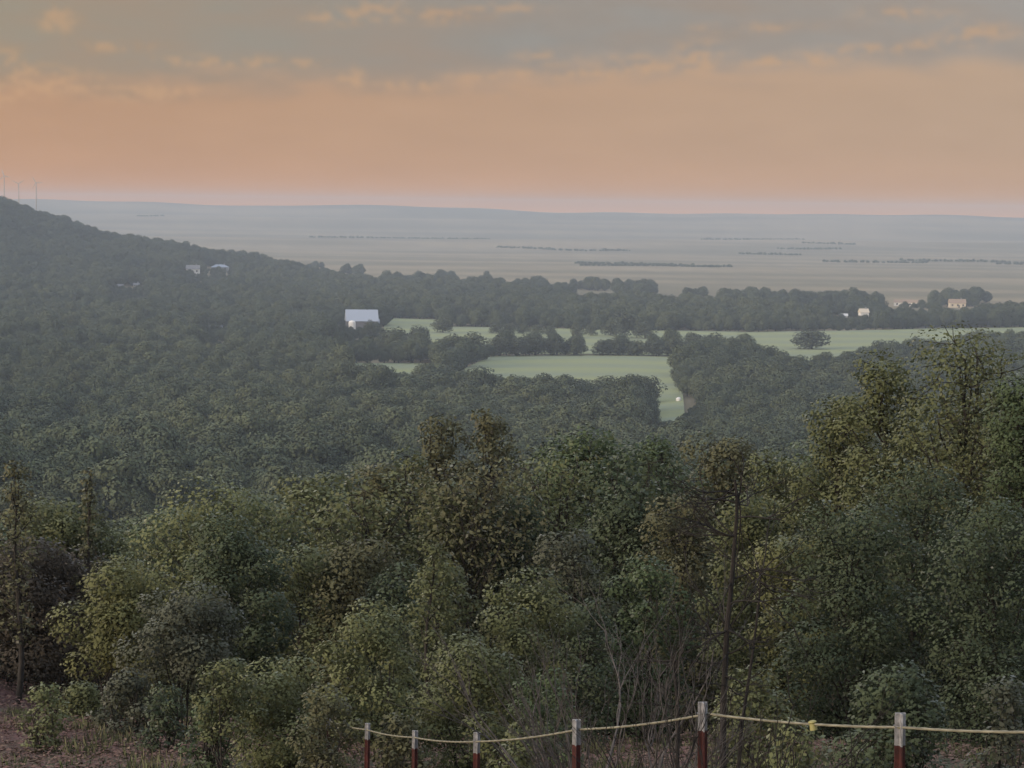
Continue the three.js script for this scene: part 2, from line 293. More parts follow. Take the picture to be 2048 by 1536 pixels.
// name, label, centre and top in the photograph, width there, distance, and how it grows
const OAKS = [
  ['oak_tree', 'tallest oak on the right with two leafy leaders rising above the pasture', 1940, 650, 350, 30, { low: 0.1, tone: 'olive', trunk: 0.075, many: 1.1 }],
  ['oak_tree', 'dark leafy oak at the right edge of the picture', 2052, 745, 230, 29, { low: 0.1, tone: 'green', shape: 'column', leaders: 1 }],
  ['oak_tree', 'thin open oak just left of the tallest oak', 1775, 705, 210, 31, { low: 0.2, tone: 'olive' }],
  ['oak_tree', 'spindly oak with ragged crown left of the thin open oak', 1680, 775, 200, 32, { low: 0.2, tone: 'olive' }],
  ['oak_tree', 'dark green bushy oak below the tallest oak', 1840, 930, 330, 27.5, { low: 0.05, tone: 'dark', many: 1.1 }],
  ['oak_tree', 'very dark green oak filling the lower right thicket', 1985, 1010, 300, 25.5, { low: 0.05, tone: 'dark', many: 1.1 }],
  ['oak_tree', 'dark shaded oak left of the lower right thicket', 1700, 1010, 270, 26, { low: 0.05, tone: 'dark' }],
  ['oak_tree', 'olive oak at the right end of the middle row', 1570, 890, 190, 36, { low: 0.15, tone: 'olive' }],
  ['oak_tree', 'broad brownish oak with a flat top in the middle row', 1450, 866, 210, 40, { low: 0.2, tone: 'brown' }],
  ['oak_tree', 'small green round-topped oak between two broader oaks', 1316, 856, 140, 44, { low: 0.2, tone: 'green' }],
  ['oak_tree', 'rounded deep green oak right of the two tall brown oaks', 1185, 850, 230, 42, { low: 0.2, tone: 'green', many: 1.2 }],
  ['oak_tree', 'right one of the two tall brown oaks above the row', 978, 800, 130, 44, { low: 0.22, tone: 'brown', trunk: 0.07 }],
  ['oak_tree', 'left one of the two tall brown oaks above the row', 880, 818, 130, 44, { low: 0.25, tone: 'brown', trunk: 0.07 }],
  ['oak_tree', 'low oak at the foot of the two tall brown oaks', 822, 885, 110, 43, { low: 0.2, tone: 'olive', many: 0.8 }],
  ['oak_tree', 'brownish oak left of the two tall brown oaks', 760, 918, 180, 44, { low: 0.15, tone: 'brown' }],
  ['oak_tree', 'olive oak with an even top at the left end of the row', 620, 940, 200, 42, { low: 0.15, tone: 'olive' }],
  ['oak_tree', 'wide pale olive oak behind the dark round cedar', 440, 974, 340, 35, { low: 0.12, tone: 'light', many: 1.1 }],
  ['oak_tree', 'low olive oak below the slender cedar at left', 120, 1022, 240, 44, { low: 0.55, tone: 'olive' }],
  ['oak_tree', 'yellowish oak on the left with bare thin stems below', 240, 1135, 230, 27, { low: 0.35, tone: 'yellow', stems: 4, lean: 0.03 }],
  ['oak_tree', 'grey-green many-stemmed oak in front of the dark cedar', 375, 1195, 220, 25.5, { low: 0.38, tone: 'grey', stems: 6 }],
  ['oak_tree', 'brown shaded oak thicket tree at the far left', 40, 1095, 250, 40, { low: 0.1, tone: 'dusky' }],
  ['oak_tree', 'dusky oak behind the bare red bank', 140, 1120, 210, 42, { low: 0.1, tone: 'dusky' }],
  ['oak_tree', 'olive oak below the gap of the two tall brown oaks', 905, 965, 200, 37, { low: 0.12, tone: 'olive' }],
  ['oak_tree', 'dark narrow oak in the centre of the thicket', 1030, 985, 150, 37, { low: 0.12, tone: 'dark' }],
  ['oak_tree', 'bluish green oak right of the centre of the thicket', 1150, 1050, 170, 31, { low: 0.1, tone: 'grey' }],
  ['oak_tree', 'dark oak with a rounded crown behind the bare bush', 1250, 985, 210, 36, { low: 0.1, tone: 'dark' }],
  ['oak_tree', 'brownish oak left of the leaning dead trunk', 1370, 985, 190, 35, { low: 0.12, tone: 'brown' }],
  ['oak_tree', 'olive oak with fine twigs behind the leaning dead trunk', 1510, 985, 190, 33, { low: 0.15, tone: 'olive' }],
  ['oak_tree', 'yellow-green oak right of the leaning dead trunk', 1580, 1060, 190, 28, { low: 0.1, tone: 'yellow' }],
  ['oak_tree', 'brown-green oak left of the centre of the thicket', 705, 1075, 210, 34, { low: 0.1, tone: 'brown' }],
  ['oak_tree', 'dull olive oak right of the dark round cedar', 600, 1090, 190, 34, { low: 0.1, tone: 'olive' }],
  ['oak_tree', 'dark oak in a hollow above the front saplings', 790, 1140, 190, 31, { low: 0.1, tone: 'dark' }],
  ['oak_tree', 'leafy olive oak with a stepped outline in the front centre', 880, 1110, 170, 27, { low: 0.08, tone: 'olive' }],
  ['oak_tree', 'green front oak left of the bare grey bush', 1050, 1150, 220, 24, { low: 0.06, tone: 'olive', many: 1.1 }],
  ['oak_tree', 'green oak seen through the branches of the bare bush', 1300, 1120, 200, 28, { low: 0.06, tone: 'green' }],
  ['oak_tree', 'dim oak behind the fork of the bare grey bush', 1160, 1200, 160, 27, { low: 0.06, tone: 'dark' }],
  ['oak_sapling', 'pale-leaved sapling in front on the left of the fence', 560, 1330, 230, 20.5, { low: 0.05, tone: 'light', stems: 3 }],
  ['oak_sapling', 'light olive sapling behind the first fence posts', 735, 1215, 200, 23, { low: 0.08, tone: 'light', stems: 2 }],
  ['oak_sapling', 'slim sapling with upright tip in the front centre', 870, 1060, 100, 25, { low: 0.1, tone: 'olive', shape: 'column' }],
  ['oak_sapling', 'bushy green sapling behind the lowest dip of the rope', 950, 1290, 230, 20, { low: 0.04, tone: 'olive', stems: 3, many: 1.1 }],
  ['oak_sapling', 'leaning sapling with two thin red-brown stems', 455, 1320, 130, 20, { low: 0.4, tone: 'olive', stems: 2 }],
  ['oak_sapling', 'small brownish sapling at the left end of the fence', 660, 1385, 150, 19.5, { low: 0.1, tone: 'brown', stems: 2 }],
  ['oak_sapling', 'low sapling right of the lowest dip of the rope', 1090, 1330, 150, 19, { low: 0.05, tone: 'green', stems: 2 }],
  ['leafy_shrub', 'bright yellow-green shrub under the rope left of the near post', 1590, 1432, 190, 12.5, { low: 0.02, tone: 'light', shape: 'shrub', stems: 4, leaf: 0.032 }],
  ['leafy_shrub', 'pale green shrub at the lower right corner', 2015, 1345, 140, 17, { low: 0.05, tone: 'grey', shape: 'shrub', stems: 3, leaf: 0.036 }],
  ['leafy_shrub', 'dark green shrub behind the near fence post', 1800, 1330, 260, 18, { low: 0.02, tone: 'dark', shape: 'shrub', stems: 4, leaf: 0.036 }],
  ['leafy_shrub', 'olive shrub below the leaning dead trunk', 1500, 1340, 200, 19, { low: 0.02, tone: 'olive', shape: 'shrub', stems: 4, leaf: 0.036, many: 0.7 }],
  ['leafy_shrub', 'olive shrub low on the left beside the red bank', 165, 1370, 150, 30, { low: 0.02, tone: 'olive', shape: 'shrub', stems: 4 }],
  ['leafy_shrub', 'grey-green shrub under the yellowish oak', 255, 1395, 130, 25, { low: 0.02, tone: 'grey', shape: 'shrub', stems: 4 }],
  ['leafy_shrub', 'green shrub between the many-stemmed oak and the leaning sapling', 415, 1405, 110, 21, { low: 0.02, tone: 'green', shape: 'shrub', stems: 4 }],
  ['leafy_shrub', 'weedy pale shrub at the lower left corner', 90, 1455, 110, 24, { low: 0.02, tone: 'light', shape: 'shrub', stems: 4, many: 0.7 }],
  ['leafy_shrub', 'low olive shrub behind the dip of the rope', 1050, 1440, 170, 17, { low: 0.02, tone: 'olive', shape: 'shrub', stems: 4, leaf: 0.034 }],
  ['leafy_shrub', 'low brownish shrub under the rope at left', 800, 1430, 150, 19.6, { low: 0.02, tone: 'brown', shape: 'shrub', stems: 4, leaf: 0.034 }],
  ['leafy_shrub', 'small dark shrub at the foot of the many-stemmed oak', 330, 1440, 100, 23, { low: 0.02, tone: 'dark', shape: 'shrub', stems: 3, leaf: 0.036 }],
];
OAKS.forEach(([name, label, px, py, wpx, d, how], k) => {
  const top = at(px, py, d), y = ground(top.x, top.z), h = Math.max(0.6, top.y - y) / 0.97;
  plant(name, label, name === 'leafy_shrub' ? 'shrub' : 'tree', V(top.x, y, top.z), { h, w: wpx / F * d * 1.12, seed: k + 1, leaf: 0.0015 * d, ...how });
});
for (const [label, px, py, wpx, d, how] of [
  ['dark round cedar standing before the wide pale oak', 468, 1035, 260, 30.5, { low: 0.06, tone: 'dark', many: 1.6 }],
  ['slender cedar with layered branches standing clear on the left', 178, 908, 105, 40, { low: 0.28, tone: 'brown', shape: 'cedar', many: 0.9 }],
  ['thin cedar at the left edge of the picture', 34, 896, 110, 38, { low: 0.25, tone: 'brown', shape: 'column', many: 0.7 }],
]) { const top = at(px, py, d), y = ground(top.x, top.z); plant('cedar_tree', label, 'tree', V(top.x, y, top.z), { h: top.y - y, w: wpx / F * d, seed: px, leaf: 0.0015 * d, ...how }); }

// the rest of the thicket: the same few oaks over and over, kept under the outline that the thicket has against the valley
const OUTLINE = [[-300, 1010], [100, 1030], [250, 1025], [330, 1000], [430, 985], [600, 955], [700, 940], [780, 925], [850, 900], [1050, 890], [1200, 868], [1350, 872], [1450, 880], [1590, 905], [1650, 860], [1750, 800], [1850, 760], [2400, 760]];
{
  const KINDS = ['olive', 'brown', 'green', 'yellow', 'dark', 'grey', 'light'], r = rngOf(404), kinds = KINDS.map((tone, k) => treeShapes({ h: 5.2, w: 2.9, low: 0.12, tone, seed: 300 + k, many: 0.75, leaf: 0.08, most: 6500 }));
  let made = 0;
  for (let d = 36; d < 92; d *= 1.075) for (let x = -0.23 * d - 3; x < 0.23 * d + 3; x += 2.1 + d * 0.012) {
    const qx = x + (r() - 0.5) * 1.6, z = -(d + (r() - 0.5) * d * 0.06), y = ground(qx, z), px = 1024 + F * qx / -z;
    const limit = -(table(OUTLINE, px) + (r() * 40) - (EYE_LINE + (px - 1024) * ROLL)) / F * -z - y, h = Math.min(mix(4, 6.4, r()), limit), k = Math.floor(r() * kinds.length), turn = r() * 6.28;
    if (h < 1.8 || (px < 240 && d < 52)) continue;
    made++;
    const o = thing('thicket_oak', 'small ' + { olive: 'olive', brown: 'brownish', green: 'mid green', yellow: 'yellowish', dark: 'dark green', grey: 'grey-green', light: 'pale olive' }[KINDS[k]] + ' oak crowded deep inside the thicket on the slope', 'tree', [qx, y, z], turn, KINDS[k] + ' oaks crowded inside the thicket');
    part(o, 'trunk', kinds[k][0], M.bark); part(o, 'limbs', kinds[k][1], M.bark); part(o, 'crown', kinds[k][2], M.leaf);
    o.scale.set(h / 5.2 * mix(0.85, 1.15, r()), h / 5.2, h / 5.2 * mix(0.85, 1.15, r()));
  }
}

// bare wood: the grey bush and the two dead trunks by the fence
function twigs(shape, from, dir, len, rad, depth, r, color, spread = 0.55) {
  const to = from.clone().addScaledVector(dir, len), pts = bend(from, to, r, 0.06, 4);
  shape.tube(pts, taper(4, rad, rad * 0.55), depth > 2 ? 6 : 4, color);
  if (depth <= 0) return;
  const n = 2 + Math.floor(r() * 2.4);
  for (let k = 0; k < n; k++) {
    const d2 = dir.clone().addScaledVector(unit(r), spread).addScaledVector(V(0, 1, 0), 0.12).normalize(), f = k ? mix(0.45, 0.95, r()) : 1, i = Math.min(4, Math.round(f * 4));
    twigs(shape, pts[i], d2, len * mix(0.55, 0.8, r()), rad * 0.58, depth - 1, r, color, spread);
  }
}
for (const [label, seed, d, px, size, grey] of [['leafless grey bush with forked branches spreading behind the rope', 71, 15, 1240, 1, [0.2, 0.18, 0.175]], ['low tangle of bare dark twigs hiding a fence post beside the dead trunk', 72, 10.1, 1420, 0.74, [0.06, 0.05, 0.048]]]) {
  const r = rngOf(seed), p = at(px, 1500, d); p.y = ground(p.x, p.z);
  const o = thing('bare_bush', label, 'bush', [p.x, p.y, p.z]); o.scale.setScalar(size);
  const main = new Shape(), fine = new Shape();
  for (let k = 0; k < (seed === 72 ? 15 : 9); k++) {
    const a = k * 0.7 + r(), v = V(Math.cos(a) * 0.42, 1, Math.sin(a) * 0.42).normalize(), from = V(Math.cos(a) * 0.05, -0.1, Math.sin(a) * 0.05), to = from.clone().addScaledVector(v, mix(0.75, 1.15, r())), pts = bend(from, to, r, 0.05, 4);
    main.tube(pts, taper(4, 0.02, 0.012), 6, grey);
    for (let m = 0; m < 3; m++) twigs(fine, pts[2 + (m % 3)], v.clone().addScaledVector(unit(r), 0.35).normalize(), mix(0.34, 0.56, r()), 0.0085, 3, r, grey, 0.42);
  }
  part(o, 'stems', main.geometry(), M.bark); part(o, 'twigs', fine.geometry(), M.bark);
}
for (const [label, seed, d, path, rad, side] of [
  ['leaning dead trunk, dark and nearly bare, rising behind the rope', 81, 15.5, [[1446, 1640], [1447, 1440], [1452, 1290], [1466, 1130], [1474, 1010], [1470, 960]], 0.022, 26],
  ['thinner dead stem right of the leaning dead trunk', 82, 16, [[1470, 1640], [1482, 1470], [1502, 1330], [1518, 1200], [1522, 1130]], 0.013, 16],
  ['short broken dead stem left of the leaning dead trunk', 83, 15.2, [[1350, 1640], [1356, 1430], [1352, 1330], [1368, 1300]], 0.014, 16],
]) {
  const r = rngOf(seed), pts = path.map(([x, y]) => at(x, y, d)), base = pts[0].clone(); base.y = ground(base.x, base.z); pts[0].copy(base); pts[0].y -= 0.1;
  const o = thing('dead_tree', label, 'tree', [base.x, base.y, base.z]), trunk = new Shape(), limbs = new Shape(), curve = new THREE.CatmullRomCurve3(pts.map((q) => q.clone().sub(base))), c = [0.04, 0.033, 0.03];
  const line = curve.getPoints(16); trunk.tube(line, taper(16, rad, rad * 0.3), 8, c);
  for (let k = 0; k < side; k++) twigs(limbs, line[4 + Math.floor(r() * 12)], unit(r).addScaledVector(V(0, 1, 0), 0.4).normalize(), mix(0.14, 0.36, r()), Math.max(0.0045, rad * 0.26), 2, r, c, 0.6);
  part(o, 'trunk', trunk.geometry(), M.bark); part(o, 'limbs', limbs.geometry(), M.bark);
}

// ---------------------------------------------------------------- fence of red steel posts with white tips and a pale rope
{
  const o = thing('rope_fence', 'fence of red steel posts with white tips joined by a pale rope', 'fence', [0, 0, 0]);
  const posts = [[2260, 1428, 8.1], [1805, 1428, 9.3], [1416, 1404, 10.6], [1158, 1438, 12], [953, 1466, 14.6], [828, 1460, 17], [733, 1446, 18.9], [655, 1428, 20.5], [596, 1418, 22.5]];
  const tee = (len) => { const s = new THREE.Shape(); [[-0.0175, 0], [0.0175, 0], [0.0175, 0.004], [0.0025, 0.004], [0.002, 0.034], [-0.002, 0.034], [-0.0025, 0.004], [-0.0175, 0.004]].forEach(([x, y], k) => (k ? s.lineTo(x, -y) : s.moveTo(x, -y))); const g = new THREE.ExtrudeGeometry(s, { depth: len, bevelEnabled: true, bevelThickness: 0.001, bevelSize: 0.001, bevelSegments: 1 }); g.rotateX(-Math.PI / 2); return g; };
  const studG = new THREE.CylinderGeometry(0.0045, 0.006, 0.007, 8).rotateX(Math.PI / 2), clipG = new THREE.TorusGeometry(0.021, 0.0018, 6, 14).rotateX(Math.PI / 2), r = rngOf(5);
  const tops = posts.map(([px, py, d]) => at(px, py, d)), high = [], lowR = [];
  const along = (k) => { const a = tops[Math.max(0, k - 1)], b = tops[Math.min(tops.length - 1, k + 1)]; return Math.atan2(b.x - a.x, b.z - a.z) + Math.PI / 2; };
  tops.forEach((t, k) => {
    const y = ground(t.x, t.z), turn = 0.35 * along(k) * 0 + (r() - 0.5) * 0.5, tip = 0.115, p = new THREE.Group();
    const shaft = part(o, 'post', tee(t.y - tip - y + 0.35), M.red); shaft.position.set(t.x, y - 0.35, t.z); shaft.rotation.set((r() - 0.5) * 0.03, turn, (r() - 0.5) * 0.03);
    const cap = part(shaft, 'white_tip', tee(tip - 0.003), M.white); cap.position.y = t.y - tip - y + 0.353;
    for (let m = 0; m < 9; m++) { const yy = t.y - y + 0.35 - 0.035 - m * 0.055, s = part(shaft, 'stud', studG, yy > t.y - tip - y + 0.35 ? M.white : M.red); s.position.set(0, yy, 0.003); }
    for (const drop of [0.045, 0.345]) { const c = part(shaft, 'clip', clipG, M.wire); c.position.set(0, t.y - y + 0.35 - drop, -0.004); (drop < 0.1 ? high : lowR).push(V(t.x, t.y - drop, t.z).addScaledVector(V(Math.sin(turn), 0, Math.cos(turn)), 0.009)); }
  });
  for (const [name, line, droop, rad] of [['rope', high, 0.012, 0.0046], ['rope', lowR, 0.02, 0.0044]]) {
    const pts = [];
    line.forEach((q, k) => { if (k) { const a = line[k - 1]; for (let m = k > 1 ? 1 : 0; m <= 12; m++) { const t = m / 12; pts.push(a.clone().lerp(q, t).add(V(0, -droop * 4 * t * (1 - t), 0))); } } });
    const s = new Shape(), P2 = [], R2 = [];
    for (let k = 0; k + 1 < pts.length; k++) for (let m = 0; m < 5; m++) { P2.push(pts[k].clone().lerp(pts[k + 1], m / 5)); R2.push(rad * (1 + 0.08 * (m % 2))); }
    s.tube(P2, R2, 8); part(o, name, s.geometry(), M.rope);
  }
  const t = 0.43, q = high[1].clone().lerp(high[2], t), ins = part(o, 'insulator', mergeGeometries([new THREE.CylinderGeometry(0.011, 0.014, 0.034, 12), new THREE.TorusGeometry(0.012, 0.004, 6, 14).rotateX(Math.PI / 2).translate(0, 0.012, 0)]), M.yellow);
  ins.position.set(q.x, q.y - 0.014, q.z + 0.006); ins.rotation.z = 0.2;
}

// ---------------------------------------------------------------- far buildings
function house(name, label, category, px, py, wpx, hpx, { roof = M.roofGrey, wall = M.wallWhite, turn = 0, deep = 0.6, eave = 0.55, windows = 3, front, chimney = true, hipped = false }) {
  const p = onGround(px, py), d = -p.z, w = wpx / F * d, h = hpx / F * d, D = w * deep, e = h * eave;
  clearings.push([p.x, p.z, w * 0.85 + 7, D + 6, front ?? 40]);
  young.push([p.x, p.z, w * 0.6 + 6, 400]);
  const o = thing(name, label, category, [p.x, p.y, p.z], turn);
  part(o, 'wall', new THREE.BoxGeometry(w, e + 1, D).translate(0, (e - 1) / 2, 0), wall);
  const g = new THREE.BufferGeometry(), x = w / 2 + 0.5, z = D / 2 + 0.6, k = hipped ? w * 0.25 : x, y0 = e - 0.15;
  const P = [[-x, y0, z], [x, y0, z], [x, y0, -z], [-x, y0, -z], [-k, h, 0], [k, h, 0]];
  const I = [0, 1, 5, 0, 5, 4, 2, 3, 4, 2, 4, 5, 1, 2, 5, 3, 0, 4, 0, 3, 2, 0, 2, 1];
  g.setAttribute('position', new THREE.Float32BufferAttribute(I.flatMap((i) => P[i]), 3)); g.setAttribute('uv', new THREE.Float32BufferAttribute(I.flatMap((i) => [P[i][0], P[i][2]]), 2)); g.computeVertexNormals();
  const rf = part(o, 'roof', g, roof);
  if (chimney) part(rf, 'chimney', new THREE.BoxGeometry(0.9, 1.6, 0.9).translate(w * 0.25, h + 0.3, 0), M.wallGrey);
  for (let m = 0; m < windows; m++) { const xx = (m + 0.5) / windows * w - w / 2, q = part(o, 'window', new THREE.BoxGeometry(Math.min(1.5, w / windows * 0.5), Math.min(1.4, e * 0.45), 0.12).translate(xx, e * 0.55, D / 2 + 0.03), M.dark); part(q, 'sill', new THREE.BoxGeometry(Math.min(1.8, w / windows * 0.6), 0.12, 0.3).translate(xx, e * 0.55 - Math.min(1.4, e * 0.45) / 2 - 0.07, D / 2 + 0.1), M.wallGrey); }
  part(o, 'door', new THREE.BoxGeometry(1.1, Math.min(2.1, e * 0.8), 0.1).translate(w * 0.08, Math.min(2.1, e * 0.8) / 2, D / 2 + 0.05), M.dark);
  return o;
}
{
  const b = house('barn', 'large barn with a wide pale blue metal roof left of the pasture', 'barn', 723, 657, 62, 38, { roof: M.roofPale, wall: M.wallDim, deep: 0.9, eave: 0.42, windows: 2, chimney: false, turn: 0.12 });
  const p = b.position;
  part(b, 'sliding_door', new THREE.BoxGeometry(4.5, 4, 0.15).translate(5, 2, 10.2), M.dark);
  const s = thing('storage_tank', 'round white tank standing in front of the pale-roofed barn', 'tank', [p.x - 5.2, p.y, p.z + 19]);
  part(s, 'tank_body', new THREE.LatheGeometry([[0, 0], [2.3, 0], [2.35, 0.2], [2.35, 4.6], [2.2, 5.2], [1.4, 5.9], [0, 6.2]].map(([x, y]) => new THREE.Vector2(x, y)), 24), M.wallWhite);
  part(s, 'hatch', new THREE.CylinderGeometry(0.35, 0.4, 0.3, 12).translate(0, 6.25, 0), M.wallGrey);
  house('shed', 'small grey shed just right of the barn', 'shed', 752, 658, 12, 20, { wall: M.wallGrey, roof: M.roofPale, windows: 1, chimney: false });
  house('house', 'white house on the flank of the left hill', 'house', 386, 547, 26, 17, {  });
  house('house', 'long low pale house right of the white house on the hill', 'house', 440, 540, 34, 11, { wall: M.wallGrey, roof: M.roofPale, hipped: true });
  house('house', 'small white cottage lower on the left hill', 'house', 273, 574, 11, 8, { windows: 2 });
  house('shed', 'dim grey shed beside the small white cottage', 'shed', 240, 576, 12, 8, { wall: M.wallGrey, windows: 1, chimney: false });
  house('shed', 'long pale roofed shed at the foot of the left hill', 'shed', 430, 660, 26, 9, { wall: M.wallGrey, roof: M.roofPale, deep: 0.4, windows: 2, chimney: false });
  house('house', 'bright white two-storey house above the right pasture', 'house', 1727, 642, 17, 25, { wall: M.wallWhite, roof: M.wallCream, eave: 0.7, deep: 0.9, turn: 0.2 });
  house('shed', 'small bright shed left of the bright white house', 'shed', 1688, 637, 13, 10, { wall: M.wallWhite, roof: M.wallWhite, windows: 1, chimney: false });
  house('barn', 'long low barn with white end far beyond the right pasture', 'barn', 1815, 612, 52, 13, { wall: M.wallWhite, roof: M.roofTan, deep: 0.3, windows: 4, chimney: false, turn: -0.35 });
  house('house', 'orange-lit house with cream wall and tan roof at far right', 'house', 1914, 615, 32, 17, { wall: M.wallCream, roof: M.roofTan });  // orange of the low sun put into the wall and roof colours
  const q = onGround(1357, 807), t = thing('water_tank', 'small bright white tank in the gap below the hay meadow', 'tank', [q.x, q.y, q.z]);
  part(t, 'tank_body', new THREE.LatheGeometry([[0, 0], [1.1, 0], [1.15, 0.1], [1.15, 1.9], [1.0, 2.3], [0.5, 2.55], [0, 2.6]].map(([x, y]) => new THREE.Vector2(x, y)), 20), M.wallWhite);
  part(t, 'lid', new THREE.CylinderGeometry(0.25, 0.28, 0.16, 12).translate(0, 2.62, 0), M.wallGrey);
  clearings.push([q.x, q.z, 9, 40, 60]); young.push([q.x, q.z, 12, 330]);
}
for (const [px, py, spin, which] of [[8, 352, 0.3, 'leftmost'], [37, 368, 1.1, 'middle'], [72, 366, 0.55, 'rightmost']]) {
  const d = 3080, hub = at(px, py, d), y = ground(hub.x, hub.z), o = thing('wind_turbine', which + ' of three thin wind turbines behind the crest of the left hill', 'wind turbine', [hub.x, y, hub.z], 0, 'wind turbines behind the left hill'), hh = hub.y - y;
  part(o, 'tower', new THREE.CylinderGeometry(0.4, 0.75, hh + 1, 14).translate(0, hh / 2 - 0.5, -1.4), M.turbine);
  part(o, 'nacelle', new THREE.CapsuleGeometry(0.6, 2.2, 4, 10).rotateX(Math.PI / 2).translate(0, hh + 0.3, -1.2), M.turbine);
  part(o, 'hub', new THREE.SphereGeometry(0.6, 12, 10).translate(0, hh + 0.3, 0.9), M.turbine);
  const s = new THREE.Shape([[0, 0.35], [0.5, 2.2], [0.36, 5], [0.08, 8], [-0.06, 8], [-0.3, 4], [-0.4, 0.35]].map(([x, y]) => new THREE.Vector2(x, y))), blade = new THREE.ExtrudeGeometry(s, { depth: 0.16, bevelEnabled: true, bevelSize: 0.05, bevelThickness: 0.05, bevelSegments: 1 });
  for (let k = 0; k < 3; k++) { const m = part(o, 'blade', blade, M.turbine); m.position.set(0, hh + 0.3, 0.9); m.rotation.z = spin + k * 2.0944; }
}

// ---------------------------------------------------------------- woods of the valley
function canopyShape(seed, h, w, leaf, n, low = 0.18) {             // a broad crown for trees hundreds of metres away
  const r = rngOf(seed), wood = new Shape(), crown = new Shape(), clumps = [], R = w / 2;
  wood.tube(bend(V(0, -0.5, 0), V(0, h * 0.6, 0), r, 0.03, 4), taper(4, h * 0.03, h * 0.012), 6, [0.06, 0.05, 0.045]);
  for (let k = 0; k < 22; k++) { const t = (k + r()) / 22, a = k * 2.4 + r(), cr = R * mix(0.3, 0.46, r()), q = Math.sqrt(r()) * Math.max(0, R * Math.sin(Math.PI * clamp(0.22 + t * 0.68)) ** 0.6 - cr * 0.8); clumps.push([V(Math.cos(a) * q, h * (low + 0.1) + (h * (0.88 - low) - cr * 0.6) * t, Math.sin(a) * q), cr]); }
  for (const [c, cr] of clumps) for (let m = 0; m < n / 22; m++) {
    const u = unit(r), rr = cr * (0.6 + 0.45 * Math.cbrt(r())), nrm = u.clone().addScaledVector(V(0, 1, 0), 0.35).addScaledVector(unit(r), 0.4).normalize(), s = unit(r); s.addScaledVector(nrm, -s.dot(nrm)).normalize();
    const b = mix(0.9, 1.1, r()), L = leaf * mix(0.6, 1.3, r());
    crown.leaf(c.x + u.x * rr, c.y + u.y * rr * 0.85, c.z + u.z * rr, nrm, s, L, L * 0.8, L * 0.1, [b, b * mix(0.96, 1.04, r()), b], u.clone().multiplyScalar(0.9).addScaledVector(nrm, 0.15).normalize());
  }
  return [wood.geometry(), crown.geometry()];
}
{
  const protos = [1, 2, 3, 4, 5].map((k) => mergeGeometries(canopyShape(500 + k, 8, 7.6 + k * 0.4, 0.44, 4600)));
  const farProto = [1, 2].map((k) => mergeGeometries(canopyShape(600 + k, 9, 12, 1.9, 190)));
  const lots = [...protos, ...farProto].map(() => []), r = rngOf(909), m4 = new THREE.Matrix4(), quat = new THREE.Quaternion(), Y = V(0, 1, 0);
  const add = (kind, x, z, s, sy, col) => { quat.setFromAxisAngle(Y, r() * 6.283); lots[kind].push([m4.clone().compose(V(x, ground(x, z) - 0.3, z), quat, V(s, s * sy, s)), col]); };
  for (let d = 118; d < 3700;) {
    const step = d < 1300 ? 7.2 : 8.2;
    for (let x = -(0.21 * d + 30); x < 0.21 * d + 30; x += step) {
      const qx = x + (r() - 0.5) * step, z = -(d + (r() - 0.5) * step * 1.2), kind = Math.floor(r() * 5), s = mix(0.9, 1.75, r() ** 1.6), t = r();
      const hill = -z > 1800 && -z < 3400 && crest(qx) > -66;
      if (isClear(qx, z)) continue;
      if (-z > 2100 && !hill && n2(qx * 0.004, z * 0.0026) * 0.7 + n2b(qx * 0.012, z * 0.008) * 0.4 < sm(mix(2350, 1750, sm(900, 1350, 1024 + F * qx / -z)), mix(3300, 2800, sm(900, 1350, 1024 + F * qx / -z)), -z) * 1.65 - 0.8) continue;
      const patch = clamp(0.45 + 0.5 * n2b(qx * 0.009, z * 0.005) + 0.4 * n2(qx * 0.003, z * 0.0016) + 0.3 * (t - 0.5)), b = mix(0.86, 1.14, r());
      const px = 1024 + F * qx / -z, room = -z < 520 ? (-(table(OUTLINE, px) + 8 - (EYE_LINE + (px - 1024) * ROLL)) / F * -z - ground(qx, z)) / 9.5 : 9;
      if (room < 0.4) continue;
      const low = young.some(([cx, cz, w, front]) => Math.abs(qx - cx * z / cz) < w && z > cz && z - cz < front) ? mix(0.34, 0.58, r()) : 1;
      add(kind, qx, z, low * Math.min(room, s * (1 + 0.2 * n2(qx * 0.01, z * 0.01))), mix(0.85, 1.15, r()), mix3([0.05, 0.068, 0.04], [0.084, 0.1, 0.052], patch).map((v) => v * b));
    }
    d += step * 0.95;
  }
  for (let b = 0; b < 26; b++) {                                    // tree belts across the far plain
    const zb = 3900 * 1.075 ** b, half = 0.21 * zb + 200;
    if (zb > 8500) break;
    for (let x = -half; x < half; x += 6) {
      const on = n2(x * 0.0012 + b * 3.7, b * 1.3) + 0.3 * n2b(x * 0.004, b * 2.1);
      if (on < 0.62) continue;
      for (let k = 0; k < 2; k++) { const c = mix(0.85, 1.2, r()); add(5 + (r() < 0.5 ? 0 : 1), x + (r() - 0.5) * 8, -(zb + 190 * n2(x * 0.0011, b * 5.1) + 60 * n2b(x * 0.004, b * 3.3) + k * 14 + r() * 24), mix(0.4, 0.75, r()), mix(0.6, 0.85, r()), mix3([0.054, 0.074, 0.042], [0.1, 0.118, 0.058], r()).map((v) => v * c)); }
    }
  }
  [...protos, ...farProto].forEach((g, k) => {
    const list = lots[k], m = new THREE.InstancedMesh(g, M.canopy, list.length), c = new THREE.Color();
    list.forEach(([t, col], i) => { m.setMatrixAt(i, t); m.setColorAt(i, c.setRGB(...col)); });
    m.castShadow = m.receiveShadow = true; m.name = numbered(k < 5 ? 'valley_wood' : 'distant_wood');
    tag(m, k < 5 ? 'dense dull green oak wood covering the valley floor and hillside' : 'hazy belts of woodland on the far plain', 'wood', k < 5 ? 'valley woods' : 'far woods', 'stuff'); scene.add(m);
  });
  console.log('woods', lots.map((l) => l.length).join(' '));
}
